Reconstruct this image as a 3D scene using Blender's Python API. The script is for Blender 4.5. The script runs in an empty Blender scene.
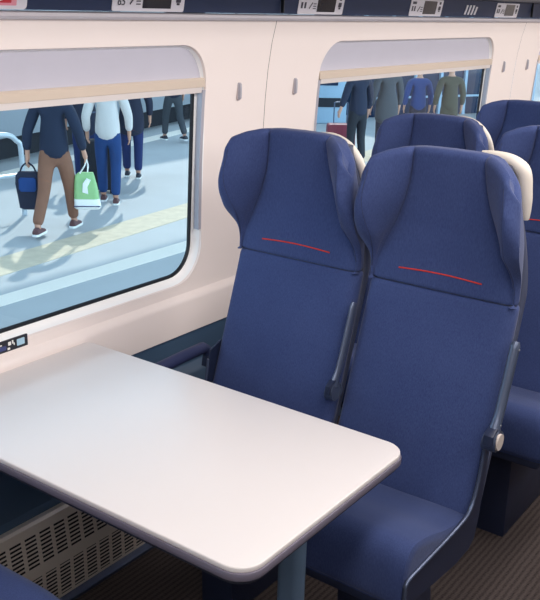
import bpy, bmesh, math, random
from mathutils import Vector, Matrix
random.seed(4)
SC = bpy.context.scene
COL = SC.collection
PI = math.pi

# ------------------------------------------------------------------ camera
cam_d = bpy.data.cameras.new('camera')
cam = bpy.data.objects.new('camera', cam_d); COL.objects.link(cam)
right = Vector((0.58947414, -0.80732511, 0.0273206))
down = Vector((-0.23839028, -0.20617841, -0.94903137))
fwd = Vector((0.77180977, 0.55291648, -0.3139953))
m = Matrix((right, -down, -fwd)).transposed().to_4x4()
m.translation = Vector((0, 0, 1.69))
cam.matrix_world = m
cam_d.sensor_fit = 'VERTICAL'; cam_d.sensor_height = 36; cam_d.lens = 890.34/600*36
cam_d.clip_start = 0.05
SC.camera = cam
# ------------------------------------------------------------------ light and exposure
SC.view_settings.view_transform = 'Standard'; SC.view_settings.look = 'None'
SC.view_settings.gamma = 1; SC.view_settings.use_curve_mapping = False
SC.view_settings.exposure = 0.0
w = bpy.data.worlds.new('sky'); SC.world = w; w.use_nodes = True
bg = w.node_tree.nodes['Background']
bg.inputs[0].default_value = (0.60, 0.81, 1.0, 1); bg.inputs[1].default_value = 4.0
sun_d = bpy.data.lights.new('sun', 'SUN'); sun_d.energy = 2.6; sun_d.angle = 0.02; sun_d.color = (1, .95, .87)
sun = bpy.data.objects.new('sun', sun_d); COL.objects.link(sun)
sd = Vector((-0.93, -0.70, -1.10)).normalized()
sun.rotation_euler = sd.to_track_quat('-Z', 'Y').to_euler()
def area(name, loc, sx, sy, e, col, rot=(0, 0, 0)):
    d = bpy.data.lights.new(name, 'AREA'); d.shape = 'RECTANGLE'; d.size = sx; d.size_y = sy; d.energy = e; d.color = col
    o = bpy.data.objects.new(name, d); COL.objects.link(o); o.location = loc; o.rotation_euler = rot
    return o
area('ceiling_light_strip', (2.6, 0.45, 2.14), 9.0, 0.30, 74, (1.0, .95, .92), (math.radians(25), 0, 0))
area('ceiling_light_strip_aisle', (2.6, -0.55, 2.05), 9.0, 0.30, 66, (1.0, .95, .92), (math.radians(52), 0, 0))

# ------------------------------------------------------------------ materials
def S(r, g, b):
    f = lambda c: (c/255/12.92 if c/255 <= .04045 else ((c/255+.055)/1.055)**2.4)
    return (f(r), f(g), f(b), 1)
def mat(name, col, rough=.5, metal=0, noise=0, nscale=30, bump=0, bscale=200, sheen=0, spec=.5, coat=0):
    m = bpy.data.materials.new(name); m.use_nodes = True
    nt = m.node_tree; b = nt.nodes['Principled BSDF']
    b.inputs['Base Color'].default_value = col; b.inputs['Roughness'].default_value = rough
    b.inputs['Metallic'].default_value = metal; b.inputs['Specular IOR Level'].default_value = spec
    if sheen: b.inputs['Sheen Weight'].default_value = sheen; b.inputs['Sheen Roughness'].default_value = .45
    if coat: b.inputs['Coat Weight'].default_value = coat
    tc = nt.nodes.new('ShaderNodeTexCoord')
    if noise:
        n = nt.nodes.new('ShaderNodeTexNoise'); n.inputs['Scale'].default_value = nscale; n.inputs['Detail'].default_value = 4
        r = nt.nodes.new('ShaderNodeMapRange'); r.inputs['To Min'].default_value = 1-noise; r.inputs['To Max'].default_value = 1+noise
        mx = nt.nodes.new('ShaderNodeVectorMath'); mx.operation = 'SCALE'
        mx.inputs[0].default_value = col[:3]
        nt.links.new(tc.outputs['Object'], n.inputs['Vector']); nt.links.new(n.outputs['Fac'], r.inputs['Value'])
        nt.links.new(r.outputs['Result'], mx.inputs['Scale']); nt.links.new(mx.outputs[0], b.inputs['Base Color'])
    if bump:
        n2 = nt.nodes.new('ShaderNodeTexNoise'); n2.inputs['Scale'].default_value = bscale; n2.inputs['Detail'].default_value = 2
        bp = nt.nodes.new('ShaderNodeBump'); bp.inputs['Strength'].default_value = bump; bp.inputs['Distance'].default_value = .002
        nt.links.new(tc.outputs['Object'], n2.inputs['Vector']); nt.links.new(n2.outputs['Fac'], bp.inputs['Height'])
        nt.links.new(bp.outputs['Normal'], b.inputs['Normal'])
    return m
M = {}
M['wall'] = mat('cream_wall_panel', S(238, 226, 221), .42, noise=.015, nscale=3, bump=.03, bscale=400)
M['reveal'] = mat('white_window_reveal', S(252, 252, 252), .35, noise=.01)
M['rail'] = mat('grey_rail', S(200, 194, 200), .4, noise=.02)
M['navy_panel'] = mat('navy_overhead_panel', S(20, 38, 74), .6, noise=.1, nscale=6)
M['rack'] = mat('grey_rack', S(140, 142, 152), .4, noise=.03)
M['skirt'] = mat('dark_teal_panel', S(62, 84, 108), .45, noise=.06, nscale=8)
M['blind'] = mat('blind_fabric', S(186, 184, 196), .7, noise=.03, nscale=14, bump=.1, bscale=500)
M['bar'] = mat('beige_bar', S(204, 188, 172), .4, noise=.02)
M['lip'] = mat('white_lip', S(220, 212, 208), .35, noise=.02)
M['gasket'] = mat('black_rubber', S(20, 24, 32), .5, noise=.05)
M['guide'] = mat('grey_guide', S(168, 166, 176), .4, noise=.02)
M['table'] = mat('white_laminate', S(223, 216, 214), .33, noise=.012, nscale=5, bump=.02, bscale=600)
M['edge'] = mat('mauve_edge', S(106, 100, 114), .4, noise=.03)
M['under'] = mat('dark_underside', S(40, 42, 54), .5, noise=.05)
M['legm'] = mat('blue_grey_leg', S(86, 106, 128), .4, noise=.03)
M['shell'] = mat('dark_grey_shell', S(66, 72, 94), .42, noise=.04)
M['side'] = mat('navy_plastic', S(34, 42, 66), .4, noise=.08, nscale=12, bump=.05)
M['trimm'] = mat('silver_blue_metal', S(88, 98, 122), .32, metal=.55, noise=.05)
M['arm'] = mat('dark_steel_arm', S(84, 94, 116), .35, metal=.45, noise=.06, nscale=12)
M['knob'] = mat('cream_cap', S(206, 194, 186), .4, noise=.03)
M['handle'] = mat('cream_handle', S(214, 205, 194), .38, noise=.02)
M['red'] = mat('red_stitching', S(205, 48, 36), .6, noise=.08, nscale=300)
M['screw'] = mat('screw_metal', S(150, 155, 165), .3, metal=.9, noise=.03)
M['padm'] = mat('armrest_pad', S(46, 54, 92), .6, noise=.04)
M['sign'] = mat('sign_plate', S(222, 218, 226), .4, noise=.03)
M['screen'] = mat('dark_screen', S(46, 44, 50), .12, noise=.15, nscale=30)
M['ink'] = mat('sign_ink', S(58, 56, 70), .5, noise=.03)
M['signred'] = mat('sign_red', S(196, 40, 56), .5, noise=.03)
M['signpink'] = mat('sign_pink', S(226, 150, 166), .5, noise=.03)
M['white'] = mat('white_paint', S(240, 238, 235), .5, noise=.02)
M['plaque'] = mat('plaque_black', S(30, 32, 44), .4, noise=.05)
M['plaqueblue'] = mat('plaque_blue', S(60, 70, 120), .4, noise=.05)
M['iceblue'] = mat('plaque_icon', S(170, 205, 225), .4, noise=.02)
M['hook'] = mat('hook_grey', S(186, 172, 172), .4, noise=.03)
M['ceiling'] = mat('ceiling_white', S(225, 220, 215), .6, noise=.02)
# seat fabric: woven navy
def fabric(name, col, dark):
    m = mat(name, col, .85, sheen=.12, spec=.25)
    nt = m.node_tree; b = nt.nodes['Principled BSDF']; L = nt.links
    tc = nt.nodes.new('ShaderNodeTexCoord')
    mp = nt.nodes.new('ShaderNodeMapping'); mp.inputs['Scale'].default_value = (1, 1, .25)
    n = nt.nodes.new('ShaderNodeTexNoise'); n.inputs['Scale'].default_value = 420; n.inputs['Detail'].default_value = 3
    n2 = nt.nodes.new('ShaderNodeTexNoise'); n2.inputs['Scale'].default_value = 7; n2.inputs['Detail'].default_value = 3
    a = nt.nodes.new('ShaderNodeMath'); a.operation = 'MULTIPLY_ADD'; a.inputs[1].default_value = .9
    r = nt.nodes.new('ShaderNodeValToRGB'); r.color_ramp.elements[0].position = .45; r.color_ramp.elements[0].color = dark
    r.color_ramp.elements[1].position = 1.0; r.color_ramp.elements[1].color = col
    bp = nt.nodes.new('ShaderNodeBump'); bp.inputs['Strength'].default_value = .25; bp.inputs['Distance'].default_value = .0015
    L.new(tc.outputs['Object'], mp.inputs['Vector']); L.new(mp.outputs[0], n.inputs['Vector']); L.new(tc.outputs['Object'], n2.inputs['Vector'])
    s = nt.nodes.new('ShaderNodeMath'); s.operation = 'MULTIPLY'; s.inputs[1].default_value = .3
    L.new(n2.outputs['Fac'], s.inputs[0]); L.new(n.outputs['Fac'], a.inputs[0]); L.new(s.outputs[0], a.inputs[2])
    L.new(a.outputs[0], r.inputs['Fac']); L.new(r.outputs['Color'], b.inputs['Base Color'])
    L.new(n.outputs['Fac'], bp.inputs['Height']); L.new(bp.outputs['Normal'], b.inputs['Normal'])
    return m
M['piping'] = mat('navy_piping', S(38, 48, 84), .7, noise=.05)
M['seat'] = fabric('navy_woven_fabric', S(68, 83, 128), S(49, 62, 106))
# carpet with ribs along the car
def carpet():
    m = mat('ribbed_carpet', S(96, 86, 84), .95, spec=.1)
    nt = m.node_tree; b = nt.nodes['Principled BSDF']; L = nt.links
    tc = nt.nodes.new('ShaderNodeTexCoord')
    wv = nt.nodes.new('ShaderNodeTexWave'); wv.bands_direction = 'Y'; wv.inputs['Scale'].default_value = 17; wv.inputs['Distortion'].default_value = .6
    wv.inputs['Detail'].default_value = 1
    wx = nt.nodes.new('ShaderNodeTexWave'); wx.bands_direction = 'X'; wx.inputs['Scale'].default_value = 40
    n = nt.nodes.new('ShaderNodeTexNoise'); n.inputs['Scale'].default_value = 160; n.inputs['Detail'].default_value = 3
    mx = nt.nodes.new('ShaderNodeMath'); mx.operation = 'MULTIPLY_ADD'; mx.inputs[1].default_value = .45
    ad = nt.nodes.new('ShaderNodeMath'); ad.operation = 'MULTIPLY_ADD'; ad.inputs[1].default_value = .2
    r = nt.nodes.new('ShaderNodeValToRGB'); r.color_ramp.elements[0].position = .25; r.color_ramp.elements[0].color = S(30, 27, 28)
    r.color_ramp.elements[1].position = 1.0; r.color_ramp.elements[1].color = S(80, 71, 69)
    L.new(tc.outputs['Object'], wv.inputs['Vector']); L.new(tc.outputs['Object'], n.inputs['Vector']); L.new(tc.outputs['Object'], wx.inputs['Vector'])
    L.new(wv.outputs['Fac'], mx.inputs[0]); L.new(n.outputs['Fac'], mx.inputs[2])
    L.new(wx.outputs['Fac'], ad.inputs[0]); L.new(mx.outputs[0], ad.inputs[2])
    L.new(ad.outputs[0], r.inputs['Fac']); L.new(r.outputs['Color'], b.inputs['Base Color'])
    bp = nt.nodes.new('ShaderNodeBump'); bp.inputs['Strength'].default_value = .3; bp.inputs['Distance'].default_value = .002
    L.new(ad.outputs[0], bp.inputs['Height']); L.new(bp.outputs['Normal'], b.inputs['Normal'])
    return m
M['carpet'] = carpet()
def glass():
    m = bpy.data.materials.new('window_glass'); m.use_nodes = True; nt = m.node_tree; nt.nodes.clear()
    o = nt.nodes.new('ShaderNodeOutputMaterial'); t = nt.nodes.new('ShaderNodeBsdfTransparent'); g = nt.nodes.new('ShaderNodeBsdfGlossy')
    t.inputs[0].default_value = (.84, .95, .98, 1); g.inputs['Roughness'].default_value = .02
    f = nt.nodes.new('ShaderNodeFresnel'); f.inputs[0].default_value = 1.45; mx = nt.nodes.new('ShaderNodeMixShader')
    nt.links.new(f.outputs[0], mx.inputs[0]); nt.links.new(t.outputs[0], mx.inputs[1]); nt.links.new(g.outputs[0], mx.inputs[2])
    nt.links.new(mx.outputs[0], o.inputs[0]); return m
M['glass'] = glass()
M['platform'] = mat('platform_paving', S(172, 174, 176), .7, noise=.10, nscale=1.6, bump=.1, bscale=40)
M['tactile'] = mat('tactile_paving', S(208, 192, 168), .8, noise=.22, nscale=9, bump=.2, bscale=25)
M['line'] = mat('white_line', S(236, 226, 214), .7, noise=.05)
M['black'] = mat('near_black', S(22, 24, 32), .7, noise=.1)
M['trainw'] = mat('grey_train_body', S(150, 156, 162), .35, noise=.04, nscale=3)
M['hoopm'] = mat('galvanised_tube', S(190, 200, 208), .35, metal=.3, noise=.04)
M['skin'] = mat('skin', S(196, 146, 122), .6, noise=.04)
M['concrete'] = mat('roof_concrete', S(120, 125, 130), .8, noise=.08)

# ------------------------------------------------------------------ helpers
def obj(name, bm, m, parent=None, smooth=40):
    me = bpy.data.meshes.new(name); bm.to_mesh(me); bm.free()
    me.materials.append(m)
    if smooth:
        me.shade_smooth(); me.set_sharp_from_angle(angle=math.radians(smooth))
    o = bpy.data.objects.new(name, me); COL.objects.link(o)
    if parent: o.parent = parent
    return o
def tag(o, label, cat, group=None):
    o['label'] = label; o['category'] = cat
    if group: o['group'] = group
    return o
def thing(name, label, cat, loc=(0, 0, 0), rz=0, group=None):
    o = bpy.data.objects.new(name, None); COL.objects.link(o); o.location = loc; o.rotation_euler = (0, 0, rz)
    o.empty_display_size = .05
    return tag(o, label, cat, group)
def struct(name, bm, m, parent=None, smooth=40):
    o = obj(name, bm, m, parent, smooth)
    if not parent: o['kind'] = 'structure'
    return o
def box(bm, x0, x1, y0, y1, z0, z1, bev=0, seg=2):
    r = bmesh.ops.create_cube(bm, size=1)
    for v in r['verts']:
        v.co = Vector(((x0+x1)/2+v.co.x*(x1-x0), (y0+y1)/2+v.co.y*(y1-y0), (z0+z1)/2+v.co.z*(z1-z0)))
    if bev:
        es = {e for v in r['verts'] for e in v.link_edges}
        bmesh.ops.bevel(bm, geom=list(es), offset=bev, segments=seg, profile=.5, affect='EDGES')
    return bm
def BM(): return bmesh.new()
def bbox(*a, **k): return box(BM(), *a, **k)
def loft(bm, loops, cap=True, closed=True):
    rows = [[bm.verts.new(p) for p in l] for l in loops]
    n = len(rows[0])
    for a, b in zip(rows, rows[1:]):
        for i in range(n if closed else n-1):
            j = (i+1) % n
            bm.faces.new((a[i], a[j], b[j], b[i]))
    if cap:
        bm.faces.new(list(reversed(rows[0]))); bm.faces.new(rows[-1])
    bmesh.ops.recalc_face_normals(bm, faces=bm.faces[:])
    return bm
def tube(bm, pts, r, n=10, flat=1.0, up=Vector((0, 0, 1))):
    pts = [Vector(p) for p in pts]; loops = []
    for i, p in enumerate(pts):
        t = (pts[min(i+1, len(pts)-1)]-pts[max(i-1, 0)]).normalized()
        a = t.cross(up)
        if a.length < 1e-3: a = t.cross(Vector((0, 1, 0)))
        a.normalize(); b = t.cross(a).normalized()
        rr = r[i] if isinstance(r, (list, tuple)) else r
        loops.append([p+a*rr*math.cos(2*PI*k/n)+b*rr*flat*math.sin(2*PI*k/n) for k in range(n)])
    return loft(bm, loops)
def spline(pts, k=6):
    pts = [Vector(p) for p in pts]; out = []
    for i in range(len(pts)-1):
        p0 = pts[max(i-1, 0)]; p1 = pts[i]; p2 = pts[i+1]; p3 = pts[min(i+2, len(pts)-1)]
        for j in range(k):
            t = j/k
            out.append(.5*((2*p1)+(p2-p0)*t+(2*p0-5*p1+4*p2-p3)*t*t+(3*p1-p0-3*p2+p3)*t**3))
    out.append(pts[-1]); return out
def prism(bm, poly, axis, a0, a1, bev=0, seg=2):
    """extrude a 2D outline; axis 'y': poly is (x,z); axis 'z': poly is (x,y); axis 'x': poly is (y,z)"""
    def P(p, a):
        return (p[0], a, p[1]) if axis == 'y' else (p[0], p[1], a) if axis == 'z' else (a, p[0], p[1])
    A = [bm.verts.new(P(p, a0)) for p in poly]; B = [bm.verts.new(P(p, a1)) for p in poly]
    f0 = bm.faces.new(A); f1 = bm.faces.new(list(reversed(B)))
    for i in range(len(poly)):
        j = (i+1) % len(poly); bm.faces.new((A[j], A[i], B[i], B[j]))
    bmesh.ops.recalc_face_normals(bm, faces=bm.faces[:])
    if bev:
        es = list(f0.edges)+list(f1.edges)
        bmesh.ops.bevel(bm, geom=es, offset=bev, segments=seg, profile=.5, affect='EDGES')
    return bm
def rrect(x0, x1, y0, y1, radii, seg=8):
    """corner radii order: (x1,y1), (x0,y1), (x0,y0), (x1,y0)"""
    out = []
    cs = [(x1, y1, -1, -1, 0), (x0, y1, 1, -1, PI/2), (x0, y0, 1, 1, PI), (x1, y0, -1, 1, 1.5*PI)]
    for (cx, cy, sx, sy, a0), r in zip(cs, radii):
        r = max(r, 1e-4)
        for k in range(seg+1):
            a = a0+PI/2*k/seg
            out.append((cx+sx*r+r*math.cos(a), cy+sy*r+r*math.sin(a)))
    return out
def lerp(a, b, t): return a+(b-a)*t
def interp(xs, ys, x):
    if x <= xs[0]: return ys[0]
    for i in range(1, len(xs)):
        if x <= xs[i]: return lerp(ys[i-1], ys[i], (x-xs[i-1])/(xs[i]-xs[i-1]))
    return ys[-1]
def smooth(t): t = max(0, min(1, t)); return t*t*(3-2*t)
def text_bm(txt, size, depth=.0006, bold=0):
    cu = bpy.data.curves.new('t', 'FONT'); cu.body = txt; cu.size = size; cu.extrude = depth; cu.offset = bold; cu.align_x = 'CENTER'
    o = bpy.data.objects.new('t', cu); COL.objects.link(o)
    dg = bpy.context.evaluated_depsgraph_get(); me = bpy.data.meshes.new_from_object(o.evaluated_get(dg))
    b = BM(); b.from_mesh(me); bpy.data.objects.remove(o); bpy.data.meshes.remove(me)
    return b

# ------------------------------------------------------------------ setting: car body
PZ = [.635, .745, .758, .772, .80, 1.0, 1.2, 1.38, 1.48, 1.57, 1.66]
PY = [1.853, 1.855, 1.860, 1.876, 1.880, 1.882, 1.878, 1.869, 1.860, 1.846, 1.824]
def prof(z): return interp(PZ, PY, z)
PITCH = 2.2875; SEAM0 = 2.5455
HX = .8165; HZ0, HZ1 = .803, 1.570
CELLS = [SEAM0+PITCH*k for k in (-3, -2, -1, 0, 1, 2)]
X0, X1 = CELLS[0], CELLS[-1]
def hole(xc, grow=0, seg=10):
    return rrect(xc-HX-grow, xc+HX+grow, HZ0-grow, HZ1+grow, (.125+grow, .125+grow, .13+grow, .13+grow), seg)
def wall_mesh(sgn=1, off=0):
    bm = BM()
    for x0 in CELLS[:-1]:
        x1 = x0+PITCH; xc = (x0+x1)/2; g = .0012
        outer = [(x0+g, .64), (x1-g, .64), (x1-g, 1.652), (x0+g, 1.652)]
        b2 = BM(); es = []
        for ring in (outer, hole(xc)):
            vs = [b2.verts.new((p[0], 0, p[1])) for p in ring]
            es += [b2.edges.new((vs[i], vs[(i+1) % len(vs)])) for i in range(len(vs))]
        bmesh.ops.triangle_fill(b2, edges=es, use_beauty=True)
        for z in [.745, .751, .758, .765, .772, .785, .80, .9, 1.0, 1.1, 1.2, 1.3, 1.38, 1.43, 1.48, 1.52, 1.57, 1.60, 1.63]:
            bmesh.ops.bisect_plane(b2, geom=b2.verts[:]+b2.edges[:]+b2.faces[:], plane_co=(0, 0, z), plane_no=(0, 0, 1))
        # edges of the hole roll outwards
        be = [e for e in b2.edges if e.is_boundary and abs(e.verts[0].co.x-xc) < HX+.01 and .80 < e.verts[0].co.z < 1.58]
        r = bmesh.ops.extrude_edge_only(b2, edges=be)
        nv = [v for v in r['geom'] if isinstance(v, bmesh.types.BMVert)]
        for v in nv:
            v.co.y = .007
            v.co.x += (xc-v.co.x)*.003; v.co.z += (1.19-v.co.z)*.006
        for v in b2.verts: v.co.y += prof(v.co.z)
        bmesh.ops.recalc_face_normals(b2, faces=b2.faces[:])
        me = bpy.data.meshes.new('tmp'); b2.to_mesh(me); b2.free(); bm.from_mesh(me); bpy.data.meshes.remove(me)
        # backing behind the seam
    for v in bm.verts: v.co.y = v.co.y if sgn > 0 else off-v.co.y
    return bm
struct('wall_left', wall_mesh(), M['wall'], smooth=28)
MIR = .92          # mirror: y -> MIR - y
b = BM(); prism(b, [(MIR-1.855, .64), (MIR-1.882, 1.0), (MIR-1.860, 1.48), (MIR-1.824, 1.66), (MIR-1.90, 1.66), (MIR-1.90, .64)], 'x', SEAM0-3*PITCH, SEAM0+2*PITCH); struct('wall_right', b, M['wall'])
b = BM()
for x in CELLS[1:-1]: loft(b, [[(x-.01, prof(z)+.004, z), (x+.01, prof(z)+.004, z), (x+.01, prof(z)+.012, z), (x-.01, prof(z)+.012, z)] for z in [.642, .75, .78]+[.8+.05*k for k in range(18)]])
struct('trim_1', b, M['gasket'])
def ring_between(bm, A, B):
    loft(bm, [A, B], cap=False)
def window(n, xc, sgn=1):
    e = bpy.data.objects.new('window_%d' % n, None); COL.objects.link(e); e['kind'] = 'structure'; e.location = (xc, 0, 0)
    def yy(y): return y if sgn > 0 else MIR-y
    def L(grow, d): return [(p[0], yy(prof(min(max(p[1], .80), 1.57))+d), p[1]) for p in hole(0, grow)]
    # white reveal
    b = BM(); loft(b, [L(.004, .004), L(-.002, .006), L(-.006, .016), L(-.014, .028), L(-.021, .031)], cap=False); r = obj('reveal', b, M['reveal'], e)
    b = BM(); loft(b, [L(-.0205, .031), L(-.022, .028), L(-.027, .028), L(-.030, .033), L(-.031, .037)], cap=False); obj('gasket', b, M['gasket'], e)
    b = BM()
    ring = [(p[0], p[1]) for p in hole(0, -.024)]
    vs = [b.verts.new((p[0], 0, p[1])) for p in ring]; b.faces.new(vs)
    for z in (.9, 1.0, 1.1, 1.2, 1.3, 1.38, 1.48): bmesh.ops.bisect_plane(b, geom=b.verts[:]+b.edges[:]+b.faces[:], plane_co=(0, 0, z), plane_no=(0, 0, 1))
    for v in b.verts: v.co.y = yy(prof(max(v.co.z, .80))+.034)
    obj('glass_pane', b, M['glass'], e)
    # blind guide strips at both sides
    for s in (-1, 1):
        b = BM(); zs = [.975+(1.43-.975)*k/8 for k in range(9)]
        lo = []
        for z in zs:
            xa, xb = s*(HX-.014), s*(HX-.0005); y0 = prof(z)-.0012; y1 = prof(z)+.02
            lo.append([(xa, yy(y0), z), (xb, yy(y0), z), (xb, yy(y1), z), (xa, yy(y1), z)])
        loft(b, lo); obj('blind_guide', b, M['guide'], e)
    return e
for i, x in enumerate(CELLS[:-1]): window(i+1, x+PITCH/2)
# floor, ceiling, ends
struct('floor', bbox(X0, X1, -.98, 1.90, -.05, 0), M['carpet'])
struct('ceiling', bbox(X0, X1, -.98, 1.90, 2.2, 2.24), M['ceiling'])
struct('wall_front', bbox(X1, X1+.04, -.98, 1.92, -.05, 2.24), M['wall'])
struct('wall_back', bbox(X0-.04, X0, -.98, 1.92, -.05, 2.24), M['wall'])
# skirting panels below the windows, rails, overhead panels
def strip(name, pts, m, sgn=1, thick=None):
    """a continuous profile (y,z) swept along the car"""
    b = BM(); P = [(p[0] if sgn > 0 else MIR-p[0], p[1]) for p in pts]
    loft(b, [[(x, p[0], p[1]) for p in P] for x in (X0, X1)], cap=True)
    return struct(name, b, m)
for s, side in ((1, 'left'), (-1, 'right')):
    k = 2 if s > 0 else 7
    strip('trim_%d' % k, [(1.868, .632), (1.868, .52), (1.845, .50), (1.838, .49), (1.838, .30), (1.90, .30), (1.90, .632)], M['skirt'], s)
    strip('trim_%d' % (k+1), [(1.826, 1.641), (1.812, 1.643), (1.806, 1.650), (1.809, 1.658), (1.826, 1.662), (1.85, 1.662), (1.85, 1.641)], M['rail'], s)
    strip('trim_%d' % (k+2), [(1.820, 1.664), (1.806, 1.742), (1.86, 1.742), (1.86, 1.664)], M['navy_panel'], s)
    strip('trim_%d' % (k+3), [(1.812, 1.740), (1.78, 1.741), (1.70, 1.752), (1.55, 1.776), (1.40, 1.80), (1.36, 1.83), (1.38, 1.86), (1.86, 1.86), (1.86, 1.74)], M['rack'], s)
    strip('baseboard_%s' % side, [(1.90, .30), (1.838, .30), (1.825, .285), (1.80, .02), (1.80, 0), (1.90, 0)], M['skirt'], s)
    strip('trim_%d' % (k+4), [(1.86, 1.85), (1.90, 1.85), (1.90, 2.2), (1.86, 2.2)], M['ceiling'], s)
b = BM()
for x in CELLS[1:-1]: box(b, x-.0015, x+.0015, 1.80, 1.812, 1.668, 1.742)
struct('trim_12', b, M['gasket'])

# ------------------------------------------------------------------ blinds
def blind(xc, z1, label):
    t = thing('window_blind', label, 'blind', (xc, 1.86, 1.42), group='roller blinds pulled part way down')
    ox, oy, oz = t.location
    h = HX-.006
    b = BM(); lo = []
    for k in range(9):
        z = lerp(z1+.03, 1.578, k/8); y = prof(z)+.018+.010*math.sin(k/8*PI)*.4
        lo.append((y-oy, z-oz))
    # outline with rounded top corners: rows narrow near the top
    rows = []
    for y, z in lo:
        zz = z+oz; r = .125; d = max(0, zz-(HZ1-r)); inset = r-math.sqrt(max(0, r*r-min(d, r)**2))
        w_ = h+.008-inset*.97
        rows.append([(-w_+2*w_*i/12, y, z) for i in range(13)])
    loft(b, rows, cap=False, closed=False)
    bmesh.ops.solidify(b, geom=b.faces[:], thickness=.002)
    obj('blind_fabric', b, M['blind'], t)
    y = prof(z1)
    b = BM()
    prism(b, [(y-.004-oy, z1-oz+.008), (y-.004-oy, z1+.030-oz), (y+.002-oy, z1+.036-oz), (y+.024-oy, z1+.036-oz), (y+.024-oy, z1+.008-oz)], 'x', -h, h, .0015)
    obj('bottom_bar', b, M['bar'], t)
    b = BM()
    prism(b, [(y+.001-oy, z1-.010-oz), (y-.002-oy, z1+.008-oz), (y+.022-oy, z1+.008-oz), (y+.022-oy, z1-.010-oz)], 'x', -h+.012, h-.012, .001)
    obj('lower_lip', b, M['lip'], t)
    return t
blind(CELLS[2]+PITCH/2, 1.432, 'grey fabric roller blind with beige bar, over the large window beside the table')
blind(CELLS[3]+PITCH/2, 1.425, 'grey fabric roller blind with beige bar, over the second window behind the headrests')
blind(CELLS[4]+PITCH/2, 1.425, 'roller blind of the farthest window, at the right edge beyond the last hooks')

# ------------------------------------------------------------------ coat hooks
hl = ['small grey coat hook left of the wall seam, nearest the big window',
      'small grey coat hook right of the wall seam, above the gap between the front seats',
      'small coat hook beside the right end of the second window',
      'small coat hook farthest right on the cream pillar beyond the second window']
for i, (x, s) in enumerate([(SEAM0, -.155), (SEAM0, .172), (SEAM0+PITCH, -.17), (SEAM0+PITCH, .17)]):
    z = 1.417; y = prof(z)
    t = thing('coat_hook', hl[i], 'hook', (x+s, y, z), group='coat hooks')
    b = BM(); prism(b, rrect(-.0095, .0095, -.031, .031, (.009,)*4, 5), 'y', -.0025, .004, .001); obj('base_plate', b, M['hook'], t)
    b = BM(); loft(b, [[(px_, py_*dp-.002, z_) for px_, py_ in ((-.0065, 0), (-.004, -1), (.004, -1), (.0065, 0))] for z_, dp in ((-.027, .004), (-.023, .008), (-.008, .009), (.01, .009), (.023, .008), (.027, .003))]); obj('hook_lip', b, M['guide'], t)

# ------------------------------------------------------------------ overhead signs
def sy(z): return lerp(1.820, 1.806, (z-1.664)/.078)
def plate(bm, xa, xb, za, zb, off, th=.0015, r=.004):
    """a thin plate lying on the slanted overhead panel (local x, world z)"""
    pl = rrect(xa, xb, za, zb, (r,)*4, 4)
    lo = [[(p[0], sy(p[1])-off-q, p[1]) for p in pl] for q in (0, th)]
    return loft(bm, lo)
def put_text(txt, size, x, z, m, parent, off=.004, bold=0, slant=0):
    b = text_bm(txt, size, .0004, bold)
    for v in b.verts: v.co = Vector((x+v.co.x+v.co.y*slant, sy(z+v.co.y)-off-v.co.z, z+v.co.y))
    bmesh.ops.recalc_face_normals(b, faces=b.faces[:])
    return obj('lettering', b, m, parent, smooth=0)
def seat_sign(x0, x1, label, big=True):
    w_ = x1-x0
    t = thing('seat_number_sign', label, 'sign', (x0, 0, 0), group='seat number signs on the overhead strip')
    b = BM(); plate(b, 0, w_, 1.6645, 1.732, .0005, .002, .006); obj('panel', b, M['sign'], t)
    b = BM(); plate(b, w_*.40, w_*.80, 1.673, 1.726, .003, .001, .002); obj('screen', b, M['screen'], t)
    if big: put_text('65', .030, w_*.11, 1.680, M['ink'], t, bold=0, slant=.1)
    else:
        b = BM()
        for q in (.05, .12): plate(b, w_*q, w_*(q+.035), 1.684, 1.704, .003, .0008, .001)
        obj('lettering', b, M['ink'], t)
    b = BM()
    for p in range(5): plate(b, w_*(.225+.012*p), w_*(.24+.012*p), 1.682+.004*p, 1.688+.004*p, .003, .0008, .0015)
    obj('window_arrow', b, M['ink'], t)
    b = BM()
    for p in range(3): plate(b, w_*.31, w_*.37, 1.682+.008*p, 1.685+.008*p, .003, .0008, .001)
    obj('small_print', b, M['ink'], t)
    b = BM(); plate(b, w_*.05, w_*.16, 1.712, 1.722, .003, .0008, .001); obj('class_mark', b, M['ink'], t)
    b = BM(); plate(b, w_*.87, w_*.94, 1.690, 1.706, .003, .001, .003); plate(b, w_*.885, w_*.925, 1.683, 1.689, .003, .001, .001)
    plate(b, w_*.88, w_*.93, 1.713, 1.724, .003, .001, .003)
    obj('icon', b, M['ink'], t)
    return t
seat_sign(1.772, 2.060, 'seat sign reading 65 with dark screen, on navy strip above the big window')
seat_sign(2.648, 2.940, 'grey seat sign with dark screen just right of the strip joint, above the front seats', False)
seat_sign(3.462, 3.760, 'grey seat sign with dark screen above the middle of the second window', False)
seat_sign(4.36, 4.65, 'farthest right grey seat sign with dark screen on the navy overhead strip', False)
t = thing('red_sign', 'red sign on pale plate at the top left corner of the overhead strip', 'sign', (1.27, 0, 0))
b = BM(); plate(b, 0, .218, 1.6645, 1.734, .0005, .002, .010); obj('panel', b, M['sign'], t)
b = BM(); plate(b, .01, .186, 1.673, 1.730, .003, .0006, .002); obj('pink_border', b, M['signpink'], t)
b = BM(); plate(b, .014, .170, 1.679, 1.726, .004, .0006, .002); obj('red_field', b, M['signred'], t)
put_text('B', .034, .096, 1.684, M['white'], t, .0052, .0006); put_text('C', .034, .133, 1.684, M['white'], t, .0052, .0006)
t = thing('speaker_vent', 'small slanted slot vent between two seat signs on the overhead strip', 'vent', (4.0, 0, 0))
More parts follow.
